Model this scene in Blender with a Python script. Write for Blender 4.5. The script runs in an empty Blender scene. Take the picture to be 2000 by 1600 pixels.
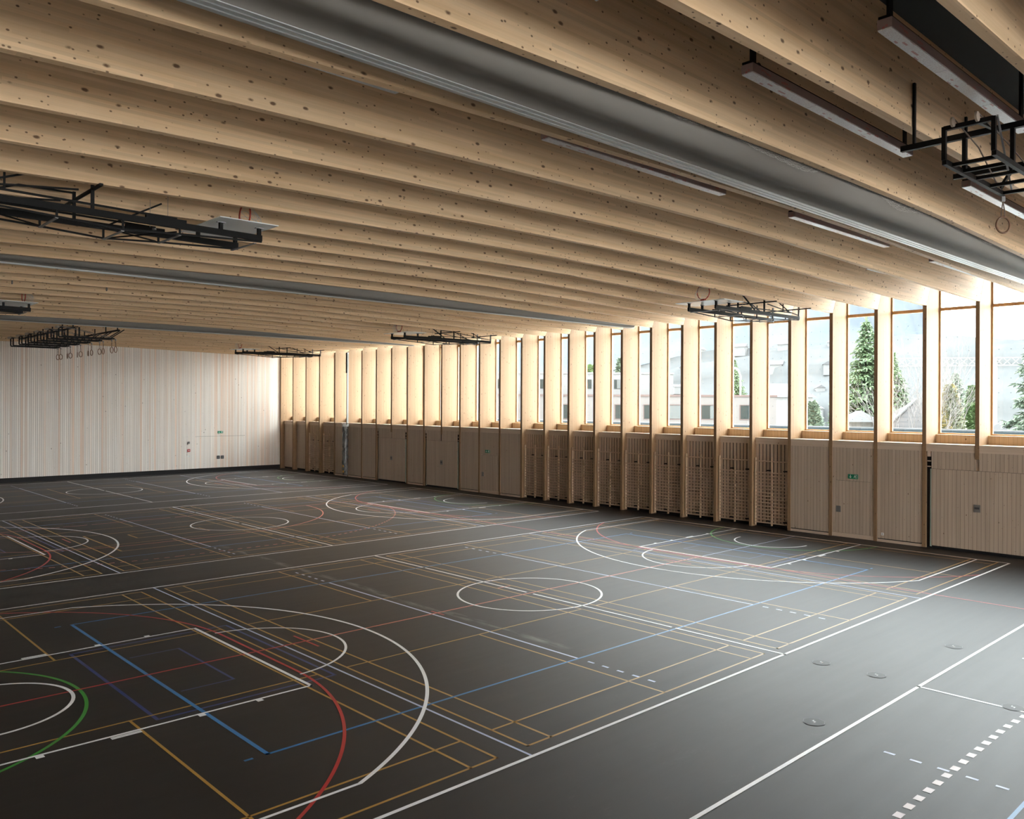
import bpy, bmesh, math, random
from mathutils import Vector, Matrix
random.seed(7)
SC = bpy.context.scene
COL = SC.collection
PI = math.pi

# ------------------------------------------------------------------ camera
F_PX, CX, CY = 1622.56, 1074.80, 790.23
YAW, ROLL = math.radians(44.563), 0.0042
CAM = Vector((-14.055, -14.964, 4.663))
fw = Vector((math.sin(YAW), math.cos(YAW), 0)); rt = Vector((math.cos(YAW), -math.sin(YAW), 0)); up = Vector((0, 0, 1))
rr = rt * math.cos(ROLL) + up * math.sin(ROLL); uu = -rt * math.sin(ROLL) + up * math.cos(ROLL)
cd = bpy.data.cameras.new('camera'); cam = bpy.data.objects.new('camera', cd); COL.objects.link(cam)
cam.matrix_world = Matrix(((rr.x, uu.x, -fw.x, CAM.x), (rr.y, uu.y, -fw.y, CAM.y), (rr.z, uu.z, -fw.z, CAM.z), (0, 0, 0, 1)))
cd.sensor_fit = 'HORIZONTAL'; cd.sensor_width = 36.0; cd.lens = F_PX / 2000 * 36
cd.shift_x = -(CX - 1000) / 2000; cd.shift_y = -(800 - CY) / 2000
cd.clip_start = 0.05; cd.clip_end = 2000
SC.camera = cam

# ------------------------------------------------------------------ light: an overcast sky through the glazing
SKY_STRENGTH = 25.0
w = bpy.data.worlds.new('overcast_sky'); SC.world = w; w.use_nodes = True
nt = w.node_tree; nt.nodes.clear()
out = nt.nodes.new('ShaderNodeOutputWorld'); bg = nt.nodes.new('ShaderNodeBackground')
tc = nt.nodes.new('ShaderNodeTexCoord'); sp = nt.nodes.new('ShaderNodeSeparateXYZ'); cr = nt.nodes.new('ShaderNodeValToRGB')
nt.links.new(tc.outputs['Generated'], sp.inputs[0]); nt.links.new(sp.outputs['Z'], cr.inputs[0]); nt.links.new(cr.outputs[0], bg.inputs[0])
cr.color_ramp.elements[0].position = 0.0; cr.color_ramp.elements[0].color = (0.97, 0.985, 1.0, 1)
cr.color_ramp.elements[1].position = 0.6; cr.color_ramp.elements[1].color = (0.90, 0.95, 1.0, 1)
bg.inputs[1].default_value = SKY_STRENGTH
nt.links.new(bg.outputs[0], out.inputs[0])
SC.view_settings.view_transform = 'Standard'; SC.view_settings.look = 'None'
SC.view_settings.exposure = 0.0; SC.view_settings.gamma = 1.0; SC.view_settings.use_curve_mapping = False
SC.cycles.max_bounces = 10; SC.cycles.diffuse_bounces = 7; SC.cycles.glossy_bounces = 4
SC.cycles.transparent_max_bounces = 12; SC.cycles.use_denoising = True
SC.cycles.sample_clamp_indirect = 12

# ------------------------------------------------------------------ helpers
class MB:
    def __init__(s): s.v = []; s.f = []; s.m = []
    def add(s, vs, fs, m=0):
        b = len(s.v); s.v += [tuple(v) for v in vs]
        for f in fs: s.f.append([b + i for i in f]); s.m.append(m)
        return s
    def box(s, x0, x1, y0, y1, z0, z1, m=0):
        vs = [(x0,y0,z0),(x1,y0,z0),(x1,y1,z0),(x0,y1,z0),(x0,y0,z1),(x1,y0,z1),(x1,y1,z1),(x0,y1,z1)]
        return s.add(vs, [(0,3,2,1),(4,5,6,7),(0,1,5,4),(1,2,6,5),(2,3,7,6),(3,0,4,7)], m)
    def bar(s, p, q, w, h=None, m=0):
        p, q = Vector(p), Vector(q); h = h or w
        d = (q - p).normalized()
        a = d.cross(Vector((0, 0, 1)))
        if a.length < 1e-3: a = Vector((1, 0, 0))
        a.normalize(); b = a.cross(d).normalized()
        a = a * w / 2; b = b * h / 2
        vs = [p-a-b, p+a-b, p+a+b, p-a+b, q-a-b, q+a-b, q+a+b, q-a+b]
        return s.add(vs, [(3,2,1,0),(4,5,6,7),(0,1,5,4),(1,2,6,5),(2,3,7,6),(3,0,4,7)], m)
    def tube(s, pts, r, n=8, closed=False, cap=True, m=0):
        pts = [Vector(p) for p in pts]; N = len(pts); rs = r if isinstance(r, (list, tuple)) else [r] * N
        rings = []; prev = None
        for i, p in enumerate(pts):
            if closed: d = (pts[(i+1) % N] - pts[i-1]).normalized()
            else: d = (pts[min(i+1, N-1)] - pts[max(i-1, 0)]).normalized()
            if prev is None:
                a = d.cross(Vector((0, 0, 1)))
                if a.length < 1e-3: a = d.cross(Vector((1, 0, 0)))
            else: a = prev - d * prev.dot(d)
            a.normalize(); prev = a; b = d.cross(a)
            rings.append([p + (a * math.cos(2*PI*k/n) + b * math.sin(2*PI*k/n)) * rs[i] for k in range(n)])
        vs = [v for r_ in rings for v in r_]; fs = []
        for i in range(N if closed else N - 1):
            j = (i + 1) % N
            for k in range(n):
                fs.append((i*n+k, i*n+(k+1) % n, j*n+(k+1) % n, j*n+k))
        if cap and not closed:
            fs.append(tuple(range(n))[::-1]); fs.append(tuple((N-1)*n+k for k in range(n)))
        return s.add(vs, fs, m)
    def prism(s, poly, axis, a, b, m=0):
        # poly: 2-D points in the plane across the axis; extruded from a to b
        def P(u, v, t): return {'x': (t, u, v), 'y': (u, t, v), 'z': (u, v, t)}[axis]
        n = len(poly); vs = [P(u, v, a) for u, v in poly] + [P(u, v, b) for u, v in poly]
        fs = [tuple(range(n))[::-1], tuple(range(n, 2*n))] + [(i, (i+1) % n, n+(i+1) % n, n+i) for i in range(n)]
        return s.add(vs, fs, m)
    def strip(s, x0, x1, y0, y1, z): return s.add([(x0,y0,z),(x1,y0,z),(x1,y1,z),(x0,y1,z)], [(0,1,2,3)])
    def arc(s, cx, cy, r, w, a0, a1, z, dash=0.0, gap=0.0):
        L = abs(math.radians(a1 - a0)) * r
        if dash:
            t = 0
            while t < L:
                b = min(t + dash, L); s.arc(cx, cy, r, w, a0 + (a1-a0)*t/L, a0 + (a1-a0)*b/L, z); t += dash + gap
            return s
        n = max(1, int(L / 0.12)); vs = []
        for i in range(n + 1):
            a = math.radians(a0 + (a1 - a0) * i / n)
            for q in (r - w, r): vs.append((cx + q*math.cos(a), cy + q*math.sin(a), z))
        fs = [(2*i, 2*i+1, 2*i+3, 2*i+2) if a1 > a0 else (2*i+2, 2*i+3, 2*i+1, 2*i) for i in range(n)]
        return s.add(vs, fs)
    def build(s, name, mats, parent=None, smooth=False, loc=None):
        me = bpy.data.meshes.new(name); me.from_pydata(s.v, [], s.f)
        mats = mats if isinstance(mats, (list, tuple)) else [mats]
        for mt in mats: me.materials.append(mt)
        if len(mats) > 1: me.polygons.foreach_set('material_index', s.m)
        bm = bmesh.new(); bm.from_mesh(me); bmesh.ops.recalc_face_normals(bm, faces=bm.faces); bm.to_mesh(me); bm.free()
        if smooth: me.polygons.foreach_set('use_smooth', [True] * len(me.polygons))
        me.update()
        o = bpy.data.objects.new(name, me); COL.objects.link(o)
        if parent is not None: o.parent = parent
        if loc is not None: o.location = loc
        return o

def tag(o, label=None, cat=None, group=None, kind=None):
    if label: o['label'] = label
    if cat: o['category'] = cat
    if group: o['group'] = group
    if kind: o['kind'] = kind
    return o
def empty(name, loc=(0, 0, 0), rz=0.0, kind=None):
    o = bpy.data.objects.new(name, None); COL.objects.link(o); o.location = loc; o.rotation_euler = (0, 0, rz)
    o.empty_display_size = 0.2
    if kind: o['kind'] = kind
    return o
def thing(name, label, cat, loc=(0, 0, 0), rz=0.0, group=None): return tag(empty(name, loc, rz), label, cat, group)
def copy_tree(o, parent=None):
    c = o.copy(); COL.objects.link(c); c.parent = parent
    for ch in list(o.children): copy_tree(ch, c)
    return c
def lin(c): return tuple(((v/255)/12.92 if v/255 <= 0.04045 else ((v/255+0.055)/1.055)**2.4) for v in c)

# ------------------------------------------------------------------ materials
def new_mat(name):
    m = bpy.data.materials.new(name); m.use_nodes = True
    t = m.node_tree; b = t.nodes['Principled BSDF']
    return m, t, b
def plain(name, col, rough=0.6, metal=0.0, spec=0.5):
    m, t, b = new_mat(name)
    b.inputs['Base Color'].default_value = (*col, 1); b.inputs['Roughness'].default_value = rough
    b.inputs['Metallic'].default_value = metal; b.inputs['Specular IOR Level'].default_value = spec
    return m
def mixc(t, fac, a, b, mode='MIX'):
    n = t.nodes.new('ShaderNodeMix'); n.data_type = 'RGBA'; n.blend_type = mode
    for sock, v in ((n.inputs[0], fac), (n.inputs[6], a), (n.inputs[7], b)):
        if hasattr(v, 'is_output'): t.links.new(v, sock)
        elif isinstance(v, (int, float)): sock.default_value = v
        else: sock.default_value = (*v, 1)
    return n.outputs[2]
def mth(t, op, a, b=None, c=None):
    n = t.nodes.new('ShaderNodeMath'); n.operation = op
    for i, v in enumerate((a, b, c)):
        if v is None: continue
        if hasattr(v, 'is_output'): t.links.new(v, n.inputs[i])
        else: n.inputs[i].default_value = v
    return n.outputs[0]
def ramp(t, fac, stops):
    n = t.nodes.new('ShaderNodeValToRGB'); t.links.new(fac, n.inputs[0]); e = n.color_ramp.elements
    while len(e) > 2: e.remove(e[-1])
    for i, (p, c) in enumerate(stops):
        q = e[i] if i < 2 else e.new(p)
        q.position = p; q.color = (*c, 1) if len(c) == 3 else c
    return n.outputs[0]
def wood(name, base, dark, axis='x', knot=(0.10, 0.045, 0.02), kscale=3.2, ksize=0.075, boards=None, board_axis='y', gap=0.05,
         gapcol=(0.02, 0.015, 0.01), vary=0.18, lam=None, rough=0.62, tint=None, knots=True):
    """pine with grain along `axis`, knots, and optionally boards of a given width laid side by side along board_axis"""
    m, t, b = new_mat(name)
    tcn = t.nodes.new('ShaderNodeTexCoord'); xyz = t.nodes.new('ShaderNodeSeparateXYZ'); t.links.new(tcn.outputs['Object'], xyz.inputs[0])
    ax = {'x': 0, 'y': 1, 'z': 2}
    def stretched(along, across):
        mp = t.nodes.new('ShaderNodeMapping'); sc = [across] * 3; sc[ax[axis]] = along
        mp.inputs['Scale'].default_value = sc; t.links.new(tcn.outputs['Object'], mp.inputs[0]); return mp.outputs[0]
    off = None
    vec = stretched(0.35, 9.0)
    if boards:
        bi = mth(t, 'FLOOR', mth(t, 'DIVIDE', xyz.outputs[ax[board_axis]], boards))
        wn = t.nodes.new('ShaderNodeTexWhiteNoise'); wn.noise_dimensions = '1D'; t.links.new(bi, wn.inputs['W'])
        add = t.nodes.new('ShaderNodeVectorMath'); add.operation = 'MULTIPLY_ADD'
        t.links.new(wn.outputs['Color'], add.inputs[0]); add.inputs[1].default_value = (9, 9, 9); t.links.new(vec, add.inputs[2]); vec = add.outputs[0]
        off = wn
    ns = t.nodes.new('ShaderNodeTexNoise'); ns.inputs['Scale'].default_value = 1.0; ns.inputs['Detail'].default_value = 5; ns.inputs['Roughness'].default_value = 0.62
    t.links.new(vec, ns.inputs[0])
    col = ramp(t, ns.outputs[0], [(0.34, dark), (0.66, base)])
    if lam:   # glued lamellas of slightly different tone, stacked along z
        li = mth(t, 'FLOOR', mth(t, 'DIVIDE', xyz.outputs[2], lam))
        lx = mth(t, 'FLOOR', mth(t, 'MULTIPLY', mth(t, 'ADD', xyz.outputs[0], mth(t, 'MULTIPLY', li, 1.73)), 0.27))
        cb = t.nodes.new('ShaderNodeCombineXYZ'); t.links.new(li, cb.inputs[0]); t.links.new(lx, cb.inputs[1])
        t.links.new(mth(t, 'FLOOR', mth(t, 'MULTIPLY', xyz.outputs[1], 1.3)), cb.inputs[2])
        wl = t.nodes.new('ShaderNodeTexWhiteNoise'); wl.noise_dimensions = '3D'; t.links.new(cb.outputs[0], wl.inputs[0])
        g = mth(t, 'MULTIPLY_ADD', wl.outputs[0], 0.2, 0.88)
        gc = t.nodes.new('ShaderNodeCombineColor'); [t.links.new(g, gc.inputs[i]) for i in range(3)]
        col = mixc(t, 1.0, col, gc.outputs[0], 'MULTIPLY')
    if boards:
        g = mth(t, 'MULTIPLY_ADD', off.outputs['Value'], vary, 1 - vary / 2)
        gc = t.nodes.new('ShaderNodeCombineColor'); [t.links.new(g, gc.inputs[i]) for i in range(3)]
        col = mixc(t, 1.0, col, gc.outputs[0], 'MULTIPLY')
        if tint:   # some boards of redder heartwood
            w2 = t.nodes.new('ShaderNodeTexWhiteNoise'); w2.noise_dimensions = '1D'; t.links.new(mth(t, 'ADD', bi, 37.3), w2.inputs['W'])
            col = mixc(t, ramp(t, w2.outputs['Value'], [(0.6, (0, 0, 0)), (0.95, (1, 1, 1))]), col, mixc(t, 1.0, col, tint, 'MULTIPLY'))
    if knots:
        vo = t.nodes.new('ShaderNodeTexVoronoi'); vo.inputs['Scale'].default_value = kscale
        t.links.new(stretched(0.55, 1.0), vo.inputs[0])
        n2 = t.nodes.new('ShaderNodeTexNoise'); n2.inputs['Scale'].default_value = 40; t.links.new(tcn.outputs['Object'], n2.inputs[0])
        dist = mth(t, 'ADD', vo.outputs['Distance'], mth(t, 'MULTIPLY_ADD', n2.outputs[0], 0.05, -0.025))
        col = mixc(t, ramp(t, dist, [(ksize * 0.55, (0.9, 0.9, 0.9)), (ksize, (0, 0, 0))]), col, knot)
        v2 = t.nodes.new('ShaderNodeTexVoronoi'); v2.inputs['Scale'].default_value = kscale * 1.9; t.links.new(stretched(0.7, 1.0), v2.inputs[0])
        col = mixc(t, ramp(t, v2.outputs['Distance'], [(ksize * 0.6, (0.85, 0.85, 0.85)), (ksize * 0.95, (0, 0, 0))]), col, knot)
    if boards and gap:
        fr = mth(t, 'FRACT', mth(t, 'DIVIDE', xyz.outputs[ax[board_axis]], boards))
        edge = mth(t, 'LESS_THAN', fr, gap)
        col = mixc(t, edge, col, gapcol)
    t.links.new(col, b.inputs['Base Color']); b.inputs['Roughness'].default_value = rough
    b.inputs['Specular IOR Level'].default_value = 0.3
    return m

M = {}
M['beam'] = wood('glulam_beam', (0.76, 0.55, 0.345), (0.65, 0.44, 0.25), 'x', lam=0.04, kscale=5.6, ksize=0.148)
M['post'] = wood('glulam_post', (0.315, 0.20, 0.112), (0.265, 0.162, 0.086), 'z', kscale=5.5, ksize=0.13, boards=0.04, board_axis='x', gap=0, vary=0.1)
M['frame'] = wood('window_frame_pine', (0.62, 0.40, 0.22), (0.53, 0.32, 0.16), 'z', knots=False)
M['cladding'] = wood('whitewashed_boards', (0.55, 0.44, 0.34), (0.47, 0.365, 0.275), 'z', boards=0.125, board_axis='y', gap=0.05, vary=0.1, kscale=4, ksize=0.07, gapcol=(0.05, 0.03, 0.02))
M['slat'] = wood('pine_slat', (0.62, 0.48, 0.35), (0.52, 0.38, 0.27), 'z', kscale=4, ksize=0.07)
M['upstand'] = wood('pine_upstand_boards', (0.68, 0.50, 0.32), (0.60, 0.43, 0.26), 'z', boards=0.13, board_axis='y', gap=0.04, gapcol=(0.3, 0.18, 0.09), vary=0.06)
M['sill'] = wood('pine_sill', (0.66, 0.53, 0.41), (0.57, 0.44, 0.33), 'y', kscale=4, ksize=0.07)
M['farwall'] = wood('whitewashed_battens', (0.88, 0.84, 0.79), (0.80, 0.73, 0.66), 'z', boards=0.108, board_axis='x', gap=0.10, gapcol=(0.22, 0.16, 0.12), vary=0.16, tint=(0.96, 0.83, 0.75), kscale=2.6, ksize=0.06)
M['rung'] = wood('beech_rung', (0.62, 0.46, 0.33), (0.54, 0.38, 0.26), 'y', knots=False)
M['upright'] = wood('beech_upright', (0.56, 0.40, 0.27), (0.48, 0.33, 0.21), 'z', knots=False)
M['plywall'] = wood('side_wall_boards', (0.86, 0.79, 0.70), (0.80, 0.72, 0.62), 'z', boards=0.125, board_axis='y', gap=0.06, vary=0.1)
M['black'] = plain('black_steel', (0.005, 0.0045, 0.0045), 0.5, 0, .15)
M['dark_steel'] = plain('dark_steel', (0.005, 0.0045, 0.004), 0.5, 0, .12)
M['zinc'] = plain('zinc_steel', (0.20, 0.195, 0.19), 0.4, 0.3)
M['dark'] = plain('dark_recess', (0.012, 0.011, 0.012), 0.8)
M['deck'] = plain('black_roof_deck', (0.012, 0.012, 0.012), 0.9)
M['alu'] = plain('aluminium_profile', (0.48, 0.50, 0.49), 0.38, 0.4)
M['fabric'] = plain('grey_curtain_fabric', (0.20, 0.185, 0.165), 0.85, 0, .2)
M['hoop'] = plain('red_orange_hoop', (0.42, 0.045, 0.02), 0.4)
M['net'] = plain('net_cord', (0.5, 0.48, 0.44), 0.8)
M['board_red'] = plain('red_target_line', (0.5, 0.06, 0.04), 0.5)
M['ringwood'] = plain('ring_wood', (0.17, 0.075, 0.03), 0.45)
M['pulley'] = plain('pulley_wood', (0.42, 0.34, 0.27), 0.55)
M['rope'] = plain('rope', (0.16, 0.12, 0.09), 0.8)
M['seal'] = plain('pale_door_seal', (0.50, 0.62, 0.56), 0.5)
M['orange'] = plain('yellow_strap', (0.7, 0.35, 0.03), 0.6)
M['sign'] = plain('exit_sign_green', lin((0, 120, 85)), 0.45)
M['signwhite'] = plain('exit_sign_white', (0.75, 0.8, 0.78), 0.45)
M['plate'] = plain('grey_plate', (0.22, 0.21, 0.20), 0.4, 0.5)
M['platedark'] = plain('dark_plate', (0.05, 0.05, 0.055), 0.5)
M['white'] = plain('white_plastic', (0.75, 0.75, 0.74), 0.4)
M['redbox'] = plain('red_call_point', (0.45, 0.03, 0.03), 0.4)

# clear backboard / frosted acrylic board
m, t, b = new_mat('backboard_acrylic')
b.inputs['Base Color'].default_value = (0.90, 0.93, 0.91, 1); b.inputs['Roughness'].default_value = 0.25
b.inputs['Transmission Weight'].default_value = 0.0
tl = t.nodes.new('ShaderNodeBsdfTranslucent'); tl.inputs[0].default_value = (0.75, 0.8, 0.77, 1)
mx = t.nodes.new('ShaderNodeMixShader'); mx.inputs[0].default_value = 0.12
t.links.new(b.outputs[0], mx.inputs[1]); t.links.new(tl.outputs[0], mx.inputs[2]); t.links.new(mx.outputs[0], t.nodes['Material Output'].inputs[0])
M['acrylic'] = m
# window glass: clear with a faint reflection
m, t, b = new_mat('window_glass')
tr = t.nodes.new('ShaderNodeBsdfTransparent'); tr.inputs[0].default_value = (0.93, 0.96, 0.95, 1)
gl = t.nodes.new('ShaderNodeBsdfGlossy'); gl.inputs['Roughness'].default_value = 0.02
lw = t.nodes.new('ShaderNodeLayerWeight'); lw.inputs[0].default_value = .5; pw = mth(t, 'MULTIPLY_ADD', mth(t, 'POWER', lw.outputs['Facing'], 5.0), .45, .03)
mx = t.nodes.new('ShaderNodeMixShader'); t.links.new(pw, mx.inputs[0]); t.links.new(tr.outputs[0], mx.inputs[1]); t.links.new(gl.outputs[0], mx.inputs[2])
t.links.new(mx.outputs[0], t.nodes['Material Output'].inputs[0]); M['glass'] = m

# lamp wrapped in printed film
def film(name, base, amount):
    m, t, b = new_mat(name)
    tcn = t.nodes.new('ShaderNodeTexCoord'); mp = t.nodes.new('ShaderNodeMapping'); mp.inputs['Scale'].default_value = (3.2, 14, 14)
    t.links.new(tcn.outputs['Object'], mp.inputs[0])
    n1 = t.nodes.new('ShaderNodeTexVoronoi'); n1.distance = 'CHEBYCHEV'; n1.inputs['Scale'].default_value = 1.3; t.links.new(mp.outputs[0], n1.inputs[0])
    n2 = t.nodes.new('ShaderNodeTexNoise'); n2.inputs['Scale'].default_value = 1.6; t.links.new(tcn.outputs['Object'], n2.inputs[0])
    blk = mth(t, 'MULTIPLY', mth(t, 'LESS_THAN', n1.outputs['Distance'], 0.22), mth(t, 'GREATER_THAN', n2.outputs[0], 0.5))
    col = mixc(t, mth(t, 'MULTIPLY', blk, amount), base, (0.33, 0.06, 0.06))
    n3 = t.nodes.new('ShaderNodeTexNoise'); n3.inputs['Scale'].default_value = 8; n3.inputs['Detail'].default_value = 4; t.links.new(mp.outputs[0], n3.inputs[0])
    col = mixc(t, ramp(t, n3.outputs[0], [(0.4, (0, 0, 0)), (0.75, (0.5, 0.5, 0.5))]), col, (0.28, 0.17, 0.16))
    t.links.new(col, b.inputs['Base Color']); b.inputs['Roughness'].default_value = 0.3
    return m
M['film'] = film('printed_film_side', (0.22, 0.16, 0.155), 0.7)
M['diffuser'] = film('printed_film_diffuser', (0.62, 0.64, 0.66), 0.8)

# dark sports floor with scuffs
def floor_mat():
    m, t, b = new_mat('charcoal_linoleum')
    tcn = t.nodes.new('ShaderNodeTexCoord')
    def nz(scale, det, sx=1, sy=1, ro=0.6):
        mp = t.nodes.new('ShaderNodeMapping'); mp.inputs['Scale'].default_value = (sx, sy, 1); t.links.new(tcn.outputs['Object'], mp.inputs[0])
        n = t.nodes.new('ShaderNodeTexNoise'); n.inputs['Scale'].default_value = scale; n.inputs['Detail'].default_value = det; n.inputs['Roughness'].default_value = ro
        t.links.new(mp.outputs[0], n.inputs[0]); return n.outputs[0]
    col = ramp(t, nz(0.5, 3), [(0.35, (0.0165, 0.0145, 0.0135)), (0.65, (0.022, 0.0195, 0.018))])
    scuff = mth(t, 'MULTIPLY', ramp(t, nz(1.1, 9, 1, 1.6, 0.75), [(0.56, (0, 0, 0)), (0.74, (1, 1, 1))]), ramp(t, nz(7, 8, 1, 3, 0.8), [(0.46, (0, 0, 0)), (0.7, (1, 1, 1))]))
    col = mixc(t, mth(t, 'MULTIPLY', scuff, 0.5), col, (0.13, 0.125, 0.12))
    # chalky dust along the joint of the floor, where the posts have stood
    sx = t.nodes.new('ShaderNodeSeparateXYZ'); t.links.new(tcn.outputs['Object'], sx.inputs[0])
    wob = mth(t, 'ADD', sx.outputs[0], mth(t, 'MULTIPLY_ADD', nz(.35, 2), .5, 2.42))
    dust = mth(t, 'MULTIPLY', ramp(t, mth(t, 'ABSOLUTE', wob), [(0.0, (1, 1, 1)), (0.16, (0, 0, 0))]), ramp(t, nz(2.5, 6, 3, .6), [(.42, (0, 0, 0)), (.68, (1, 1, 1))]))
    ylim = ramp(t, mth(t, 'MULTIPLY_ADD', sx.outputs[1], .05, .2), [(0.0, (0, 0, 0)), (0.02, (1, 1, 1)), (.7, (1, 1, 1)), (.85, (0, 0, 0))])
    dust = mth(t, 'MULTIPLY', dust, ylim)
    col = mixc(t, mth(t, 'MULTIPLY', dust, .85), col, (.22, .215, .21))
    # polishing streaks run along the hall
    st = nz(2.2, 4, 0.12, 2.0)
    t.links.new(col, b.inputs['Base Color'])
    rg = mth(t, 'ADD', mth(t, 'MULTIPLY_ADD', st, 0.06, 0.46), mth(t, 'MULTIPLY', scuff, 0.1))
    t.links.new(rg, b.inputs['Roughness']); b.inputs['Specular IOR Level'].default_value = 0.27
    return m
M['floor'] = floor_mat()
def line_mat(name, c): return plain(name, lin(c), 0.42, 0, 0.55)
M['l_white'] = line_mat('white_line_paint', (243, 244, 245)); M['l_pale'] = line_mat('pale_blue_line_paint', (190, 200, 228))
M['l_yellow'] = line_mat('ochre_line_paint', (176, 134, 58)); M['l_blue'] = line_mat('blue_line_paint', (40, 118, 178))
M['l_navy'] = line_mat('navy_line_paint', (28, 52, 118)); M['l_red'] = line_mat('red_line_paint', (182, 44, 44)); M['l_green'] = line_mat('green_line_paint', (52, 145, 50))
M['l_salmon'] = line_mat('red_glare_line_paint', (205, 110, 92)); M['l_rose'] = line_mat('rose_white_line_paint', (214, 200, 200))  # first is the red paint with window glare put into its colour

# ------------------------------------------------------------------ setting out
P = 1.641
POST_X, SIDE_W = 14.04, 0.125
def yk(k): return -5.77 + P * k if k <= 24 else {25: 35.60, 26: 37.45, 27: 39.30, 28: 41.15}[k]
FAR_Y, NEAR_Y, LEFT_X, Z_DECK = 41.30, -42.5, -17.2, 9.45  # unseen near end pushed back so its added daylight falls off gently
CAMBER = [(-17.3, 7.86), (-14, 7.94), (-12.3, 7.995), (-10.4, 8.05), (-6.8, 8.13), (-4, 8.175), (-2, 8.195), (0, 8.205), (2.2, 8.195), (5.8, 8.13), (9.4, 8.06), (12, 8.015), (14.04, 7.985)]
def zb(x):
    for (a, p), (c, q) in zip(CAMBER, CAMBER[1:]):
        if a <= x <= c: return p + (q - p) * (x - a) / (c - a)
    return CAMBER[-1][1]

# ------------------------------------------------------------------ floor and its court markings
fl = MB().box(LEFT_X, 14.6, NEAR_Y, FAR_Y + 0.3, -0.3, 0.0).build('floor', M['floor']); tag(fl, kind='structure')
LZ = {'navy': .0012, 'yellow': .0016, 'blue': .0020, 'pale': .0024, 'green': .0028, 'red': .0032, 'salmon': .0034, 'rose': .0034, 'white': .0038}
L = {c: MB() for c in LZ}
def hx(c, x0, x1, y, wd): L[c].strip(min(x0, x1), max(x0, x1), y - wd/2, y + wd/2, LZ[c])
def vy(c, x, y0, y1, wd): L[c].strip(x - wd/2, x + wd/2, min(y0, y1), max(y0, y1), LZ[c])
def court(yc, full=True, c2=False):
    z = LZ['white']
    W_ = 0.06
    for s in (-1, 1): hx('white', -13, 13, yc + s*6.97, W_); vy('white', s*12.97, yc-7, yc+7, W_)
    for a, b_ in ((-7, -4.45), (-4.35, -0.12), (0.12, 4.35), (4.45, 7)): vy('white', 0, yc+a, yc+b_, 0.055)
    for s in (-1, 1):
        cx = s*11.425
        for t_ in (-1, 1): hx('white', s*13, s*8.53, yc + t_*6.075, 0.05)
        a = math.degrees(math.asin(6.1/6.75)); base = 0 if s < 0 else 180
        L['white'].arc(cx, yc, 6.75, 0.06, base - a, base + a, z)
        for t_ in (-1, 1): hx('white', s*13, s*7.2, yc + t_*2.425, 0.05)
        vy('white', s*7.225, yc-2.45, yc+2.45, 0.06)
        L['white'].arc(s*7.2, yc, 1.8, 0.05, base - 86, base + 86, z)
        L['white'].arc(cx, yc, 1.3, 0.055, base - 90, base + 90, z)
        for t_ in (-1, 1):
            for xm in (11.16, 9.04, 8.14): L['white'].strip(min(s*(xm-.05), s*(xm+.05)), max(s*(xm-.05), s*(xm+.05)), yc+min(t_*2.45, t_*2.54), yc+max(t_*2.45, t_*2.54), z)
            for dy in (0.035, 0.08): L['white'].strip(min(s*9.9, s*10.3), max(s*9.9, s*10.3), yc+t_*(2.45+dy)-0.018, yc+t_*(2.45+dy)+0.018, z)
        # goal circle and hockey areas
        L['green'].arc(s*13, yc, 3.0, 0.055, base - 90, base + 90, LZ['green'])
        am = 66.4
        L['red'].arc(s*13, yc + 1.5, 6.0, 0.05, 0 if s < 0 else 180, am if s < 0 else 180 - am, LZ['red'])
        L['red'].arc(s*13, yc - 1.5, 6.0, 0.05, 0 if s < 0 else 180, -am if s < 0 else 180 + am, LZ['red'])
        vy('red', s*7.025, yc-1.5, yc+1.5, 0.05)
        vy('red', s*6.02, yc-0.5, yc+0.5, 0.045)
        # volleyball
        vy('blue', s*8.97, yc-4.5, yc+4.5, 0.06)
        vy('pale', s*2.975, yc-4.45, yc+4.45, 0.05)
        for t_ in (-1, 1):
            for i in range(5):
                yy = yc + t_*(4.79 + 0.348*i); vy('pale', s*2.975, yy-.075, yy+.075, 0.05)
            hx('blue', s*9.17, s*9.29, yc + t_*4.47, 0.05)
        if not c2:
            # floorball areas in navy
            for t_ in (-1, 1): hx('navy', s*9.6, s*6.64, yc + t_*2.21, 0.05); hx('navy', s*8.87, s*7.99, yc + t_*1.22, 0.035)
            vy('navy', s*9.58, yc-2.23, yc+2.23, 0.055); vy('navy', s*6.66, yc-2.23, yc+2.23, 0.05); vy('navy', s*8.0, yc-1.24, yc+1.24, 0.045)
    L['white'].arc(0, yc, 1.8, 0.055, 0, 360, z)
    for t_ in (-1, 1): hx('blue', -9, 9, yc + t_*4.475, 0.05)
    if full:
        for s in (-1, 1): vy('pale', s*6.48, yc-7, yc+7, 0.04)
        for x0 in (-12.94, -6.32, 0.22, 6.84):
            x1 = x0 + 6.1; xm = (x0+x1)/2; q = 0.04
            for x in (x0+.02, x0+.46, x1-.46, x1-.02): vy('yellow', x, yc-6.7, yc+6.7, q)
            for t_ in (-1, 1):
                for yy in (6.68, 5.92, 1.98): hx('yellow', x0, x1, yc + t_*yy, q)
                vy('yellow', xm, yc + t_*1.98, yc + t_*6.7, q)
    if c2:
        for s in (-1, 1): vy('pale', s*6.48, yc-7, yc+7, 0.04)
        for yy in (-3.03, -2.59, 2.59, 3.03): hx('yellow', -6.7, 6.7, yc+yy, .04)
        for s in (-1, 1):
            for xx in (1.98, 5.92, 6.68): vy('yellow', s*xx, yc-3.05, yc+3.05, .04)
            hx('yellow', s*1.98, s*6.7, yc, .04)
S = 16.41
court(0); court(S); court(2*S, full=False, c2=True); court(-S, full=False)
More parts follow.
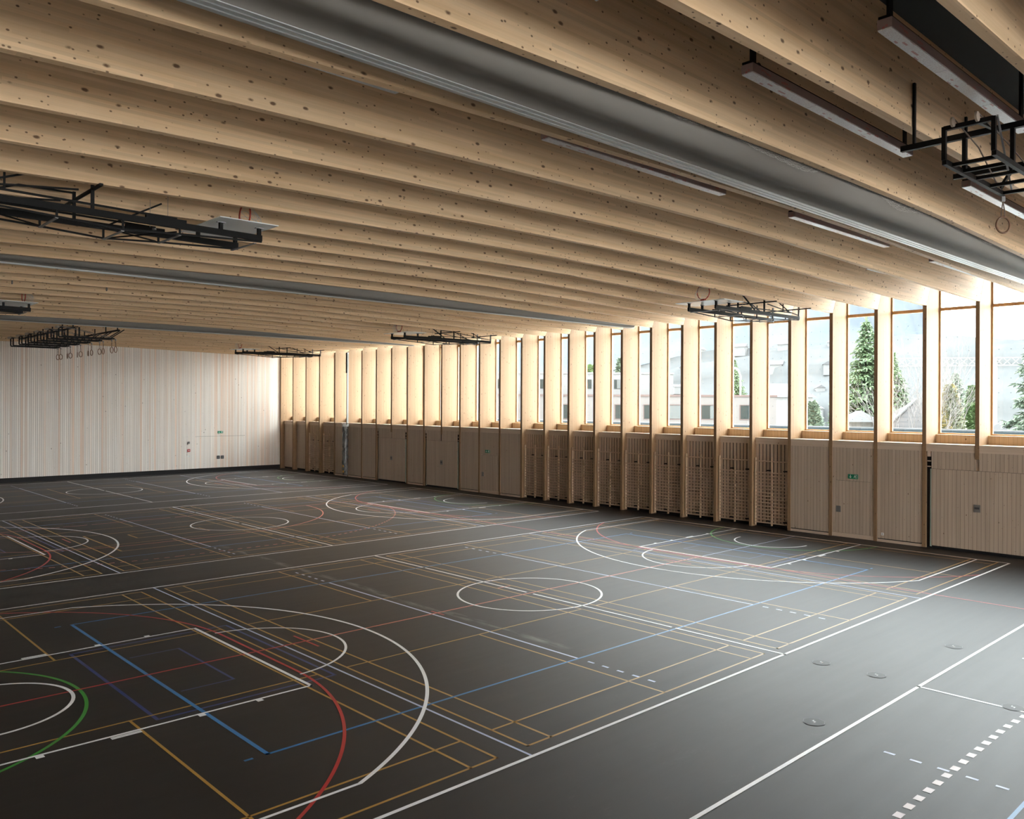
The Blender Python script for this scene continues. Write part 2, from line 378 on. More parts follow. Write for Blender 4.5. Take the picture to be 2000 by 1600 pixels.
# hall-long handball field in red: side line, centre line, goal line, goal areas, dashed free-throw line
vy('red', 7.14, -22, 19.93, 0.05)
hx('red', -13, -6.0, 0, 0.05); hx('salmon', -6.0, 7.1, 0, 0.05); hx('pale', 7.3, 13, 0, 0.03)  # one red line; its stretch in the glare is coloured lighter
for a, b_ in ((-12.85, -8), (-7.85, -5.35), (-5.23, -4.42), (-4.26, -1.35), (-1.18, 7.14)): hx('salmon', a, b_, 19.9, 0.05)
G = 19.93
L['salmon'].arc(-1.33, G, 6, 0.05, 0, -90, LZ['salmon']); L['salmon'].arc(-4.33, G, 6, 0.05, 180, 270, LZ['salmon']); hx('salmon', -4.33, -1.33, G-5.98, 0.05)
L['salmon'].arc(-1.33, G, 9, 0.05, -90, -20, LZ['salmon'], 0.15, 0.15); L['salmon'].arc(-4.33, G, 9, 0.05, 270, 200, LZ['salmon'], 0.15, 0.15)
for i in range(10): hx('salmon', -4.33 + .3*i, -4.18 + .3*i, G-8.98, 0.05)
hx('salmon', -3.33, -2.33, G-7, 0.05); vy('red', -2.83, -0.25, 0.22, 0.04); hx('salmon', -0.22, 0.2, 0.95, 0.04)
for i in range(10): L['rose'].strip(-4.64 + .29*i, -4.50 + .29*i, -11.07, -10.97, LZ['rose'])
for i in range(10, 20):
    x = -4.64 + .29*i; yy = -20.02 + math.sqrt(max(0, 81 - max(0, x + 1.33)**2)); L['rose'].strip(x, x+.14, yy-.05, yy+.05, LZ['rose'])
# floorball keeper areas of the middle field in ochre
for c, x0, x1, y0, y1 in (('yellow', -5.33, -.33, 13.03, 17.06), ('yellow', -4.08, -1.6, 15.41, 16.4)):
    hx(c, x0, x1, y0, .045); hx(c, x0, x1, y1, .045); vy(c, x0, y0, y1, .06); vy(c, x1, y0, y1, .045)
names = {'white': 'white_line', 'yellow': 'ochre_line', 'blue': 'blue_line', 'navy': 'navy_line', 'red': 'red_line', 'salmon': 'red_glare_line', 'green': 'green_line', 'pale': 'pale_line', 'rose': 'dashed_line'}
for c, mb in L.items(): mb.build(names[c], M['l_' + c], fl)
# floor sleeves: round covers let into the floor
m, t, b = new_mat('sleeve_cover'); b.inputs['Base Color'].default_value = (0.017, 0.016, 0.015, 1); b.inputs['Roughness'].default_value = 0.5; b.inputs['Specular IOR Level'].default_value = 0.2; M['cover'] = m
cov = [(-2.68, -8.98, 'leftmost round floor cover between the two white side lines'), (0.04, -7.69, 'round floor cover nearest the long white side line of the near court'),
       (0.08, -8.69, 'round floor cover beside the pale scuff between the side lines'), (2.84, -8.99, 'rightmost round floor cover between the white side lines'),
       (0.10, -10.84, 'round floor cover on the short white line beside the dashes')]
for i, (x, y, lb) in enumerate(cov):
    r = thing('floor_cover', lb, 'floor cover', (x, y, 0), 0, 'round floor sleeve covers')
    mb = MB(); n = 28
    mb.add([(0.16*math.cos(2*PI*k/n), 0.16*math.sin(2*PI*k/n), 0.0055) for k in range(n)], [tuple(range(n))]); mb.build('disc', M['cover'], r)
    MB().arc(0, 0, .165, .008, 0, 360, 0.0058).build('rim', M['platedark'], r)
    h = MB(); h.strip(0.0, 0.05, 0.02, 0.035, .0062); h.strip(0.0, .015, -.03, .035, .0062); h.strip(-.04, .01, -.03, -.015, .0062); h.build('grip', M['white'], r)

# ------------------------------------------------------------------ roof beams, posts, deck
ceil = MB().box(LEFT_X - .3, 15.6, NEAR_Y, FAR_Y + 0.3, Z_DECK, Z_DECK + 0.3).build('ceiling', M['deck']); tag(ceil, kind='structure')
def beam(k):
    y0 = yk(k); xs = [c[0] for c in CAMBER]
    bot = [(x, z) for x, z in CAMBER]
    poly = bot + [(14.72, Z_DECK), (LEFT_X, Z_DECK)]
    poly[0] = (LEFT_X, zb(LEFT_X))
    me = MB().prism([(u, v) for u, v in poly], 'y', y0, y0 + SIDE_W)
    o = me.build('roof_beam', M['beam'], loc=(0, 0, 0)); tag(o, kind='structure'); return o
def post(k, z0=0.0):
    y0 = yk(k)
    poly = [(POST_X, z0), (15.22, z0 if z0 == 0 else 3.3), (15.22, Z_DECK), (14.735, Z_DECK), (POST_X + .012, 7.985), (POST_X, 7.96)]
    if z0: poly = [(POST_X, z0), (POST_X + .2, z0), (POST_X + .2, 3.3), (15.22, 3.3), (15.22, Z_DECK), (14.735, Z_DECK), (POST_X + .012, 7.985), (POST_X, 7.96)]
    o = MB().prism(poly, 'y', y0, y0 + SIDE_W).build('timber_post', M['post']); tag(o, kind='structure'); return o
SHORT = {0: 2.97, -4: 2.97, 17: 2.97, 20: 2.97}
K0, K1 = -22, 28
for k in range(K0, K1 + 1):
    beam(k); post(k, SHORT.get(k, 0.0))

# ------------------------------------------------------------------ walls
fwall = empty('wall_far', (0, 0, 0), kind='structure')
MB().box(LEFT_X, 14.6, FAR_Y, FAR_Y + .3, 0.27, Z_DECK).build('batten_cladding', M['farwall'], fwall)
MB().box(LEFT_X, 14.6, FAR_Y + .06, FAR_Y + .3, 0, .27).build('dark_plinth', M['dark'], fwall)
# unseen end behind the camera; its glazed openings are added to brighten the hall
wl = MB().box(LEFT_X - .3, LEFT_X, NEAR_Y, FAR_Y + .3, 0, Z_DECK).build('wall_left', M['plywall']); tag(wl, kind='structure')
NZ0, NZ1, NX0 = 0.3, 8.0, -12.0
wng = MB(); wng.box(LEFT_X - .3, 15.6, NEAR_Y - .3, NEAR_Y, 0, NZ0); wng.box(LEFT_X - .3, 15.6, NEAR_Y - .3, NEAR_Y, NZ1, Z_DECK)
wng.box(LEFT_X - .3, NX0, NEAR_Y - .3, NEAR_Y, NZ0, NZ1)
xx = NX0
while xx < 15.4: wng.box(xx, xx + .25, NEAR_Y - .3, NEAR_Y, NZ0, NZ1); xx += 3.26
wn = wng.build('wall_near', M['plywall']); tag(wn, kind='structure')

# ------------------------------------------------------------------ window wall, bay by bay
wall = empty('wall_right', (0, 0, 0), kind='structure')
MB().box(15.6, 15.7, NEAR_Y, FAR_Y + .3, -0.3, 3.3).build('outer_board', M['dark'], wall)
DARKBACK = MB()
wn_ = 0
RECESS = set(range(4, 13)) | set(range(24, 28))
BARS = list(range(4, 13)) + [24, 25]
for k in range(K0, K1):
    a, b_ = yk(k) + SIDE_W, yk(k+1)
    rec = k in RECESS
    xf = 14.31 if rec else 14.06
    # fascia, sill board and upstand below the window
    MB().box(xf, xf + .04, a, b_, 3.175, 3.385).build('fascia', M['sill'], wall)
    MB().box(xf - .012, 14.90, a, b_, 3.385, 3.42).build('ledge_board', M['sill'], wall)
    MB().box(14.87, 14.91, a, b_, 3.42, 3.68).build('upstand', M['upstand'], wall)
    MB().box(14.85, 15.25, a, b_, 3.68, 3.712).build('inner_sill', M['upstand'], wall)
    # window
    if k >= -6:
        wn_ += 1
        wd = empty('window_%d' % wn_, (15.12, (a+b_)/2, 3.712), kind='structure')
        h = (b_ - a)/2; H = Z_DECK - 3.712
        f = MB(); fw_ = 0.055
        f.box(0, .09, -h, -h+fw_, 0, H); f.box(0, .09, h-fw_, h, 0, H); f.box(0, .09, -h+fw_, h-fw_, 0, .05); f.box(0, .09, -h+fw_, h-fw_, H-.3, H)
        f.build('window_frame', M['frame'], wd)
        MB().box(-.01, .09, -h+fw_, h-fw_, 4.18, 4.285).build('transom', M['frame'], wd)
        MB().box(.055, .062, -h+fw_, h-fw_, .05, 4.18).build('glass_pane', M['glass'], wd)
        MB().box(.055, .062, -h+fw_, h-fw_, 4.285, H-.3).build('glass_pane', M['glass'], wd)
        if 0 <= k + 1 <= 12:
            d = MB()
            for iy in range(4):
                for iz in range(8):
                    cy, cz = -h + .22 + iy*.36, .45 + iz*.47
                    d.add([(.05, cy + .011*math.cos(2*PI*q/8), cz + .011*math.sin(2*PI*q/8)) for q in range(8)], [tuple(range(8))])
            d.build('glass_dots', M['dark'], wd)
def boards(name, x, y0, y1, z0, z1, mat, th=.03): return MB().box(x, x+th, y0, y1, z0, z1).build(name, mat, wall)
def slats(x, y0, y1, z0, z1, wd=.10, gp=.042):
    s = MB(); n = int((y1-y0+gp)/(wd+gp)); p = (y1-y0+gp)/n
    for i in range(n): s.box(x, x+.025, y0+i*p, y0+i*p+p-gp, z0, z1)
    return s.build('slat_panel', M['slat'], wall)
def skirting(x, a, b_): MB().box(x - .02, x + .03, a, b_, .0, .085).build('skirting_batten', M['sill'], wall)
DOORS2 = {-1: 1, 19: 21, 16: 18, -5: -3}      # wide doors over two bays: first bay -> post beyond
dn = 0
done = set()
for k in range(K0, K1):
    if k in done: continue
    a, b_ = yk(k) + SIDE_W, yk(k+1)
    if k in DOORS2:
        done.add(k+1)
        b2 = yk(k+2)
        dn += 1
        y0, y1 = a + (0.17 if k != -1 else 0.17), b2 - 0.17
        zt = 2.60
        d = empty('door_%d' % dn, (14.06, (y0+y1)/2, 0), kind='structure')
        h = (y1-y0)/2
        MB().box(0, .05, -h, h, .09, zt).build('door_panel', M['cladding'], d)
        hd = MB().box(-.012, 0, -.1, .1, 1.30, 1.54).build('door_handle', M['plate'], d)
        MB().box(-.02, -.012, -.07, .07, 1.40, 1.46).build('pull', M['platedark'], hd)
        for s_ in (-1, 1):
            MB().box(.02, .05, min(s_*h, s_*(h+.05)), max(s_*h, s_*(h+.05)), .05, zt).build('seal_strip', M['seal'], d)
        # header boards above, dark slots at both sides
        for (u0, u1) in ((y0, yk(k+1) - .001), (yk(k+1) + SIDE_W + .001, y1)):
            boards('header_boards', 14.06, u0, u1, zt + .012, 3.175, M['cladding'])
        boards('header_boards', 14.10, yk(k+1), yk(k+1) + SIDE_W, zt + .012, 3.175, M['cladding'])
        MB().box(14.14, 14.2, a, b2, 0, 3.175).build('dark_reveal', M['dark'], wall)
        for u in (a + .03, b2 - .14):
            br = MB(); br.box(14.07, 14.13, u, u + .11, 3.0, 3.17); br.box(14.07, 14.13, u, u + .11, 2.84, 2.87); br.box(14.07, 14.13, u, u+.11, 2.66, 2.69)
            br.build('hinge_block', M['sill'], wall)
        continue
    if k in BARS:
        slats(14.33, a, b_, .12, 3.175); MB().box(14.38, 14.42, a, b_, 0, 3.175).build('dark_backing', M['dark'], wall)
    elif k in RECESS:
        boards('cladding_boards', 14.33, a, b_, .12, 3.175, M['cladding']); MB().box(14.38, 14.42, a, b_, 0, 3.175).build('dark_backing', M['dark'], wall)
    elif k in (2, 14):
        # escape door let into the boards
        dn += 1
        y0, y1, zt = a + .13, b_ - .13, 2.0
        d = empty('door_%d' % dn, (14.06, (y0+y1)/2, 0), kind='structure'); h = (y1-y0)/2
        MB().box(-.002, .04, -h, h, .16, zt).build('door_panel', M['cladding'], d)
        hd = MB().box(-.012, -.002, h - .19, h - .02, .88, 1.10).build('door_handle', M['plate'], d)
        MB().box(-.018, -.012, h - .17, h - .06, .98, 1.01).build('pull', M['zinc'], hd)
        MB().box(-.01, .04, -h - .13, h + .13, 0.01, .15).build('kick_board', M['sill'], d)
        for (u0, u1, v0, v1) in ((a, y0 - .006, .16, 3.175), (y1 + .006, b_, .16, 3.175), (y0 - .006, y1 + .006, zt + .012, 3.175)): boards('cladding_boards', 14.06, u0, u1, v0, v1, M['cladding'])
        MB().box(14.1, 14.14, a, b_, 0, 3.175).build('dark_backing', M['dark'], wall)
    else:
        boards('cladding_boards', 14.06, a, b_, .12, 3.175, M['cladding']); MB().box(14.1, 14.14, a, b_, 0, 3.175).build('dark_backing', M['dark'], wall)
        skirting(14.07, a, b_)
# socket low on the boards between the escape door and the wide door
so = thing('wall_socket', 'small white wall socket low on the boards beside the wide door', 'socket', (14.055, -2.68, .27))
MB().box(-.012, 0, -.045, .045, -.045, .045).build('socket_plate', M['white'], so); MB().box(-.014, -.012, -.015, .015, -.015, .015).build('socket_face', M['plate'], so)

# ------------------------------------------------------------------ exit signs
def exit_sign(loc, normal, lb, wdt=.36, hgt=.16):
    rz = 0 if normal == 'x' else PI/2      # sign faces -x, or faces -y when turned
    r = thing('exit_sign', lb, 'exit sign', loc, rz if normal == 'x' else -PI/2 + PI, None)
    # local frame: plate in the local y-z plane, facing local -x
    MB().box(-.02, 0, -wdt/2, wdt/2, 0, hgt).build('sign_plate', M['sign'], r)
    g = MB(); X0, X1 = -.0235, -.02
    # arrow down (drawn on the side towards +y, the picture's left)
    c = wdt*.24; g.box(X0, X1, c-.008, c+.008, hgt*.38, hgt*.88)
    g.prism([(c-.04, hgt*.46), (c, hgt*.16), (c+.04, hgt*.46), (c+.028, hgt*.52), (c, hgt*.32), (c-.028, hgt*.52)], 'x', X0, X1)
    g.build('arrow', M['signwhite'], r); g = MB()
    # door and running figure
    q = -wdt*.22
    g.box(X0, X1, q-.075, q-.065, hgt*.1, hgt*.9); g.box(X0, X1, q-.075, q-.02, hgt*.84, hgt*.9); g.box(X0, X1, q-.03, q-.02, hgt*.5, hgt*.9)
    n = 10; g.add([(X0, q+.012+.013*math.cos(2*PI*i/n), hgt*.78+.013*math.sin(2*PI*i/n)) for i in range(n)], [tuple(range(n))])
    def limb(p, s_, wd=.012): g.bar((X1-.002, q+p[0], hgt*p[1]), (X1-.002, q+s_[0], hgt*s_[1]), wd, .004) if False else g.tube([(X1-.001, q+p[0], hgt*p[1]), (X1-.001, q+s_[0], hgt*s_[1])], wd/2, 6)
    limb((.01, .68), (.0, .42), .02); limb((.0, .44), (-.03, .3)); limb((-.03, .3), (-.025, .12)); limb((.0, .44), (.03, .28)); limb((.03, .28), (.06, .26)); limb((.008, .64), (-.03, .56)); limb((.01, .64), (.045, .52))
    g.build('running_figure', M['signwhite'], r)
    return r
exit_sign((14.058, -1.62, 2.09), 'x', 'green exit sign over the escape door at right of the wall bars')
exit_sign((14.058, yk(15) - .62, 2.12), 'x', 'green exit sign over the escape door between wide door and wall bars')
exit_sign((9.72, FAR_Y - .002, 2.60), 'y', 'green exit sign on the pale far wall above the double door')
# double door outline and fittings on the far wall
dn += 1
d = empty('door_%d' % dn, (9.72, FAR_Y - .004, 0), kind='structure')
g = MB(); g.box(-1.7, 1.7, -.003, .0, 2.405, 2.42); g.build('door_head_joint', M['plate'], d)
for s_ in (-1, 1):
    hd = MB().box(.03 if s_ > 0 else -.25, .25 if s_ > 0 else -.03, -.012, 0, .86, 1.08).build('door_handle', M['platedark'], d)
    MB().box(.08 if s_ > 0 else -.2, .2 if s_ > 0 else -.08, -.02, -.012, .95, .99).build('pull', M['plate'], hd)
r = thing('fire_call_point', 'red fire call point with white centre on the pale far wall', 'call point', (7.6, FAR_Y - .001, 1.5))
MB().box(-.09, .09, -.04, 0, -.09, .09).build('housing', M['redbox'], r); MB().box(-.04, .04, -.045, -.04, -.04, .04).build('glass_window', M['white'], r)
r = thing('wall_sounder', 'small dark square box above the red call point on far wall', 'wall box', (7.6, FAR_Y - .001, 2.02))
MB().box(-.07, .07, -.04, 0, -.07, .07).build('housing', M['plate'], r); MB().box(-.05, .0, -.045, -.04, .0, .05).build('grille', M['platedark'], r)
r = thing('light_switch', 'small white switch below the red call point on far wall', 'switch', (7.6, FAR_Y - .001, 1.12))
MB().box(-.045, .045, -.015, 0, -.045, .045).build('switch_plate', M['white'], r); MB().box(-.03, .03, -.022, -.015, -.03, .03).build('rocker', M['signwhite'], r)

# ------------------------------------------------------------------ wall bars
def make_bars():
    r = empty('wall_bars', (0, 0, 0))
    Wd, H = 1.40, 2.62
    for i, yy in enumerate((-Wd/2, 0.0, Wd/2)):
        MB().box(-.17 if i != 1 else -.15, -.07 if i != 1 else -.07, yy-.018, yy+.018, .06, H + (.05 if i == 1 else .03)).build('upright', M['upright'], r)
    rung = MB().tube([(0, -Wd/2, 0), (0, Wd/2, 0)], .022, 8)
    me = None
    zs = [.16 + .128*i for i in range(16)] + [2.52]
    for z in zs:
        if me is None: o = rung.build('rung', M['rung'], r); me = o
        else: o = me.copy(); COL.objects.link(o)
        o.parent = r; o.location = (-.13, 0, z)
    for yy in (-Wd/2 + .12, .12):
        for z in (.24, 2.17):
            MB().box(-.17, 0, yy-.07, yy+.07, z-.02, z+.02).build('bracket', M['black'], r)
    return r
proto = make_bars()
for i, k in enumerate(sorted(BARS)):
    r = proto if i == 0 else copy_tree(proto)
    a, b_ = yk(k) + SIDE_W, yk(k+1)
    r.location = (14.33, (a+b_)/2, 0)
    pos = {4: 'at its right end beside plain boards', 5: 'second from the right end', 6: 'third from the right end', 7: 'fourth from the right end', 8: 'middle one of the nine',
           9: 'fourth from the left end', 10: 'third from the left end', 11: 'second from the left end', 12: 'at left end of the row'}
    if k < 20: tag(r, 'wooden wall bars in the long row, ' + pos[k], 'wall bars', 'row of nine wall bars')
    else: tag(r, 'wooden wall bars near the far corner, ' + ('next to the wrapped pad bay' if k == 24 else 'nearer the far corner of that pair'), 'wall bars', 'pair of wall bars by the far corner')

# ------------------------------------------------------------------ divider curtains, raised
def curtain(yc, lb):
    r = thing('divider_curtain', lb, 'curtain', (0, yc, 8.0), 0, 'raised divider curtains')
    # fabric: sagging sheet from the hidden bracket to the rail
    xs = [-17 + 31.0*i/60 for i in range(61)]
    prof = [(-.66, .36), (-.62, .16), (-.52, .02), (-.38, -.02), (-.22, .04), (-.08, .10), (.06, .06), (.10, .01)]
    vs, fs = [], []
    n = len(prof)
    for i, x in enumerate(xs):
        for j, (dy, dz) in enumerate(prof):
            wv = .028*math.sin(x*.28 + j*.35 + yc)
            e = 0.0
            if x > 12.6: e = (x-12.6)*.12
            env = math.sin(PI*j/(n-1))
            vs.append((x, dy + wv*env*1.1, dz + (wv + e)*env))
    for i in range(len(xs)-1):
        for j in range(n-1): fs.append((i*n+j, (i+1)*n+j, (i+1)*n+j+1, i*n+j+1))
    o = MB().add(vs, fs).build('curtain_fabric', M['fabric'], r, smooth=True)
    so_ = o.modifiers.new('thick', 'SOLIDIFY'); so_.thickness = .004
    ss = o.modifiers.new('soft', 'SUBSURF'); ss.levels = 1; ss.render_levels = 2
    rail = MB(); x0, x1 = -17, 14.0
    for j in range(6):
        y0 = .10 + .043*j; dz = .004 + .008*(j % 2)
        rail.box(x0, x1, y0, y0 + .036, dz, .07)
    rail.box(x0, x1, .095, .36, .03, .09)
    rail.build('rail', M['alu'], r)
    return r
curtain(-8.2, 'nearest raised grey divider curtain with ribbed aluminium rail')
curtain(8.2, 'second raised grey divider curtain, over the line between near and middle courts')
curtain(24.63, 'farthest raised grey divider curtain, just before the row of gymnastic rings')

# bunched safety netting showing below the beam over the near curtain
def net_swag():
    vs, es = [], []
    nx, ny = 520, 7
    for i in range(nx):
        x = -6.5 + 19.5*i/(nx-1)
        s = max(0.0, math.sin(x*1.55 + .5))*(.5+.5*math.sin(x*.43+2)) + .15*math.sin(x*4.1)
        z_low = zb(x) + .02 - .13*max(0, s)
        for j in range(ny):
            u = j/(ny-1)
            vs.append((x + .03*math.sin(j*2.1 + i), -8.90 + .03*u + .006*math.sin(i*.9+j), zb(x) + .14 + (z_low - zb(x) - .14)*math.sin(u*PI/2) + .008*math.sin(i*1.7+j*2)))
    me = MB()
    for i in range(0, nx-1):
        for j in range(ny-1):
            if (i + j) % 1 == 0: me.add([vs[i*ny+j], vs[(i+1)*ny+j], vs[(i+1)*ny+j+1], vs[i*ny+j+1]], [(0, 1, 2, 3)])
    o = me.build('safety_net', M['net'])
    bm = bmesh.new(); bm.from_mesh(o.data); bmesh.ops.remove_doubles(bm, verts=bm.verts, dist=1e-5); bm.to_mesh(o.data); bm.free()
    wf = o.modifiers.new('mesh', 'WIREFRAME'); wf.thickness = .0028; wf.use_replace = True
    return tag(o, 'bunched pale safety netting sagging under the beam beside the near curtain', 'net')
net_swag()

# ------------------------------------------------------------------ luminaires
def make_lamp():
    r = empty('ceiling_lamp', (0, 0, 0))
    MB().box(-2.2, 2.2, -.075, .075, .012, .11).build('housing', M['film'], r)
    MB().box(-2.21, 2.21, -.06, .06, .11, .135).build('mounting_rail', M['dark_steel'], r)
    for i in range(3): MB().box(-2.195 + 1.4667*i, -2.195 + 1.4667*i + 1.455, -.07, .07, 0, .012).build('diffuser', M['diffuser'], r)
    for x in (-2.08, 2.08): MB().box(x-.05, x+.05, -.012, .012, .135, 1.06).build('hanger', M['dark_steel'], r)
    MB().tube([(-2.0 + .02*i + .0, .02, .135 + .07*math.sin(PI*i/8)) for i in range(9)], .008, 6).build('cable', M['black'], r)
    return r
lamp = make_lamp(); first = True
LX = [-10.58, -3.75, 3.05, 10.15]
rows = {-4: (-11.42, [1, 2]), -3: (-9.86, [0, 1, 2]), -1: (-6.60, [0, 1, 2, 3]), 0: (-4.93, [3]), 1: (-3.28, [3])}
lab = {(-4, 1): 'film-wrapped strip lamp against the black ceiling, nearest the camera side', (-4, 2): 'strip lamp farther along the black ceiling gap toward the windows',
       (-3, 0): 'strip lamp whose end shows at the top edge above the near curtain', (-3, 1): 'film-wrapped strip lamp hanging between two near beams, its full length in view',
       (-3, 2): 'strip lamp with bright reflections behind the hanging gymnastic ring', (-1, 0): 'long strip lamp beyond the near curtain, at its end away from windows',
       (-1, 1): 'strip lamp beyond the near curtain with dark then red-printed film', (-1, 2): 'strip lamp beyond the near curtain with bright white reflections',
       (-1, 3): 'strip lamp beyond the near curtain, last one before the windows', (0, 3): 'pale green sliver of strip lamp above a beam near windows',
       (1, 3): 'dark short end of strip lamp above a beam near windows'}
for k, (y, idx) in rows.items():
    for i in idx:
        r = lamp if first else copy_tree(lamp); first = False
        r.location = (LX[i], y, 8.385); tag(r, lab[(k, i)], 'lamp', 'strip lamps between the beams')

# ------------------------------------------------------------------ folded basketball units
def make_unit():
    """local +x runs from the board tip to the anchorage; z=0 is the beam axis at 7.66 m, tip at x=0 (world 7.20)"""
    r = empty('basketball_hoop', (0, 0, 0))
    for s_ in (-1, 1):
        y = s_*.5
        MB().bar((0, y, 0), (5.05, y, .03), .06, .105).build('main_arm', M['dark_steel'], r)
        ch = MB(); pts = [(0, y, -.06), (1.45, y, -.13), (2.35, y, -.19), (3.3, y, -.13), (5.05, y, -.04)]
        for p, q in zip(pts, pts[1:]): ch.bar(p, q, .028, .03)
        for x, z in ((1.45, -.13), (2.35, -.19), (3.3, -.13), (4.15, -.085)): ch.bar((x, y, z), (x, y, 0), .03, .03)
        ch.build('lower_chord', M['dark_steel'], r)
        # hinge housing and upper strut
        MB().box(1.35, 2.0, y-.035, y+.035, -.03, .11).build('hinge_box', M['dark_steel'], r)
        MB().bar((1.5, y, .12), (4.6, y, .17), .035, .03).build('upper_strut', M['dark_steel'], r)
        # post at the anchorage
        MB().bar((5.05, y, -.05), (5.05, y, .46), .055, .05).build('ceiling_post', M['zinc'], r)
    for x, z in ((5.05, .335), (2.80, .375)): MB().bar((x, -.95, z), (x, .95, z), .05, .035).build('mounting_bar', M['dark_steel'], r)
    for s_ in (-1, 1):
        g = MB(); y = s_*.5
        g.bar((2.80, y, .0), (2.80, y, .52), .045, .045)
        g.bar((2.80, y, .5), (3.6, y, .49), .028, .028); g.bar((3.6, y, .49), (4.4, y, .19), .028, .028); g.bar((3.99, y, .46), (3.99, y, .17), .028, .028)
        g.bar((3.0, y, .34), (5.05, y, .12), .028, .028)
        g.build('folding_bracket', M['dark_steel'], r)
    g = MB(); g.bar((1.4, -.5, .56), (2.25, -.5, .06), .04, .03); g.build('diagonal_stay', M['dark_steel'], r)
    for x, z in ((.12, -.10), (1.45, -.15), (2.35, -.21), (3.3, -.15), (4.15, -.11), (5.05, .0)):
        MB().bar((x, -.5, z), (x, .5, z), .045, .015).build('cross_bar', M['zinc'], r)
    g = MB()
    g.bar((1.5, -.5, -.12), (3.2, .5, -.13), .022, .022); g.bar((3.3, -.5, -.12), (4.9, .5, -.07), .022, .022); g.bar((1.5, .5, -.1), (2.3, -.5, -.18), .02, .02); g.build('cross_brace', M['dark_steel'], r)
    for s_ in (-1, 1):
        MB().tube([(1.62, s_*.42, .10), (1.62, s_*.42, .58)], .004, 5).build('lifting_cable', M['zinc'], r)
        MB().tube([(1.55, s_*.42, .06), (1.55, s_*.42, .09)], .035, 10).build('pulley_wheel', M['zinc'], r)
    # board lying face up
    bd = MB().box(-.13, .93, -.9, .9, .185, .2).build('backboard', M['acrylic'], r)
    g = MB()
    for (x0, x1, y0, y1) in ((.02, .06, -.295, .295), (.43, .47, -.295, .295), (.02, .47, -.295, -.255), (.02, .47, .255, .295)): g.box(x0, x1, y0, y1, .2, .203)
    g.build('target_line', M['board_red'], bd)
    for x in (.05, .75):
        for s_ in (-1, 1):
            MB().box(x-.03, x+.03, s_*.5-.03, s_*.5+.03, .04, .18).build('board_mount', M['dark_steel'], r)
            MB().box(x-.07, x+.07, s_*.5-.035, s_*.5+.035, .172, .185).build('mount_plate', M['zinc'], r)
    # hoop: ring stands upright because the board lies flat; net falls sideways
    n = 40; R_ = .228; cz = .2 + .15 + R_ - .09
    hp = MB().tube([(.09, R_*math.cos(2*PI*i/n), cz + R_*math.sin(2*PI*i/n)) for i in range(n)], .016, 8, closed=True)
    hp.box(.04, .14, -.07, .07, .2, cz - R_ + .02); hp.box(.02, .1, -.1, .1, .2, .21)
    hp.build('hoop', M['hoop'], r, smooth=False)
    net = MB()
    L1 = 12; rg = [(0, R_, 0), (.10, .19, -.03), (.2, .15, -.08), (.28, .12, -.15)]
    for i in range(L1):
        for j in range(3):
            for s_ in (0, 1):
                a0 = 2*PI*(i + (j % 2)*.5)/L1; a1 = 2*PI*(i + (j % 2)*.5 + (.5 if s_ else -.5))/L1
                (d0, r0, z0), (d1, r1, z1) = rg[j], rg[j+1]
                net.tube([(.09 - d0, r0*math.cos(a0), cz + z0 + r0*math.sin(a0)), (.09 - d1, r1*math.cos(a1), cz + z1 + r1*math.sin(a1))], .004, 4, cap=False)
    net.build('hoop_net', M['net'], r)
    return r
U = make_unit()
spec = [(1, 0, 'folded basketball unit with clear board beside the windows, nearest of the three there'), (1, S, 'folded basketball unit by the windows over the middle court'),
        (1, 2*S, 'smallest folded basketball unit, by the windows near the far corner'),
        (-1, 0, 'large folded basketball unit with white board at the left edge'), (-1, S, 'folded basketball unit at the left edge under the third curtain, mostly cut off')]
for i, (s_, y, lb) in enumerate(spec):
    r = U if i == 0 else copy_tree(U)
    r.location = (7.20*s_, y, 7.66); r.rotation_euler = (0, 0, 0 if s_ > 0 else PI)
    tag(r, lb, 'basketball hoop', 'folded ceiling basketball units')

# ------------------------------------------------------------------ swinging-ring rigs
def rig(y0, n, sgn, lb, beams):
    r = thing('ring_rig', lb, 'ring rig', (-3.1, y0, 7.9))
    Lr = (n - .1)*P
    for x, nm in ((-.35, 'rail'), (1.45, 'rail')):
        MB().bar((x, 0, .03), (x, sgn*Lr, .03), .06, .07).build(nm, M['black'], r)
    for yb in beams:
        for x in (-.35, 1.45):
            zz = zb(-3.1 + x) - 7.9
            g = MB(); g.bar((x, yb - y0, .03), (x, yb - y0, zz + .55), .045, .03); g.build('hanger', M['black'], r)
    for i in range(n):
        yc = -(1.03 + P*i) if sgn < 0 else -.45 + 1.72*i
        g = MB()
        for dy in (-.265, .265):
            g.bar((-1.0, yc+dy, -.42), (1.05, yc+dy, -.42), .05, .06)
            g.bar((-.35, yc+dy, -.40), (-.35, yc+dy, .0), .055, .045)
            g.bar((-1.0, yc+dy, -.40), (-1.0, yc+dy, -.02), .05, .045)
            g.bar((.9, yc+dy, -.40), (1.45, yc+dy, .0), .04, .04)
        g.bar((-1.0, yc-.265, -.04), (-1.0, yc+.265, -.04), .05, .05)
        g.bar((-1.0, yc-.1, -.04), (-.35, yc-.1, .02), .04, .04)
        for x in (-.8, -.45, .0, .5, 1.0): g.bar((x, yc-.265, -.42), (x, yc+.265, -.42), .045, .04)
        g.build('ring_frame', M['black'], r)
        for dy in (-.13, .13):
            MB().tube([(-1.12, yc+dy-.012, -.02), (-1.12, yc+dy+.012, -.02)], .055, 16).build('pulley_wheel', M['pulley'], r)
            MB().tube([(-1.1, yc+dy, .03), (-.2, yc+dy*1.2, -.10), (.6, yc+dy*1.7, -.33), (1.05, yc+dy*2, -.43)], .009, 6).build('rope', M['rope'], r)
        g = MB(); g.bar((-1.0, yc-.3, -.02), (1.2, yc+.2, -.36), .02, .02); g.build('tie_bar', M['zinc'], r)
    return r
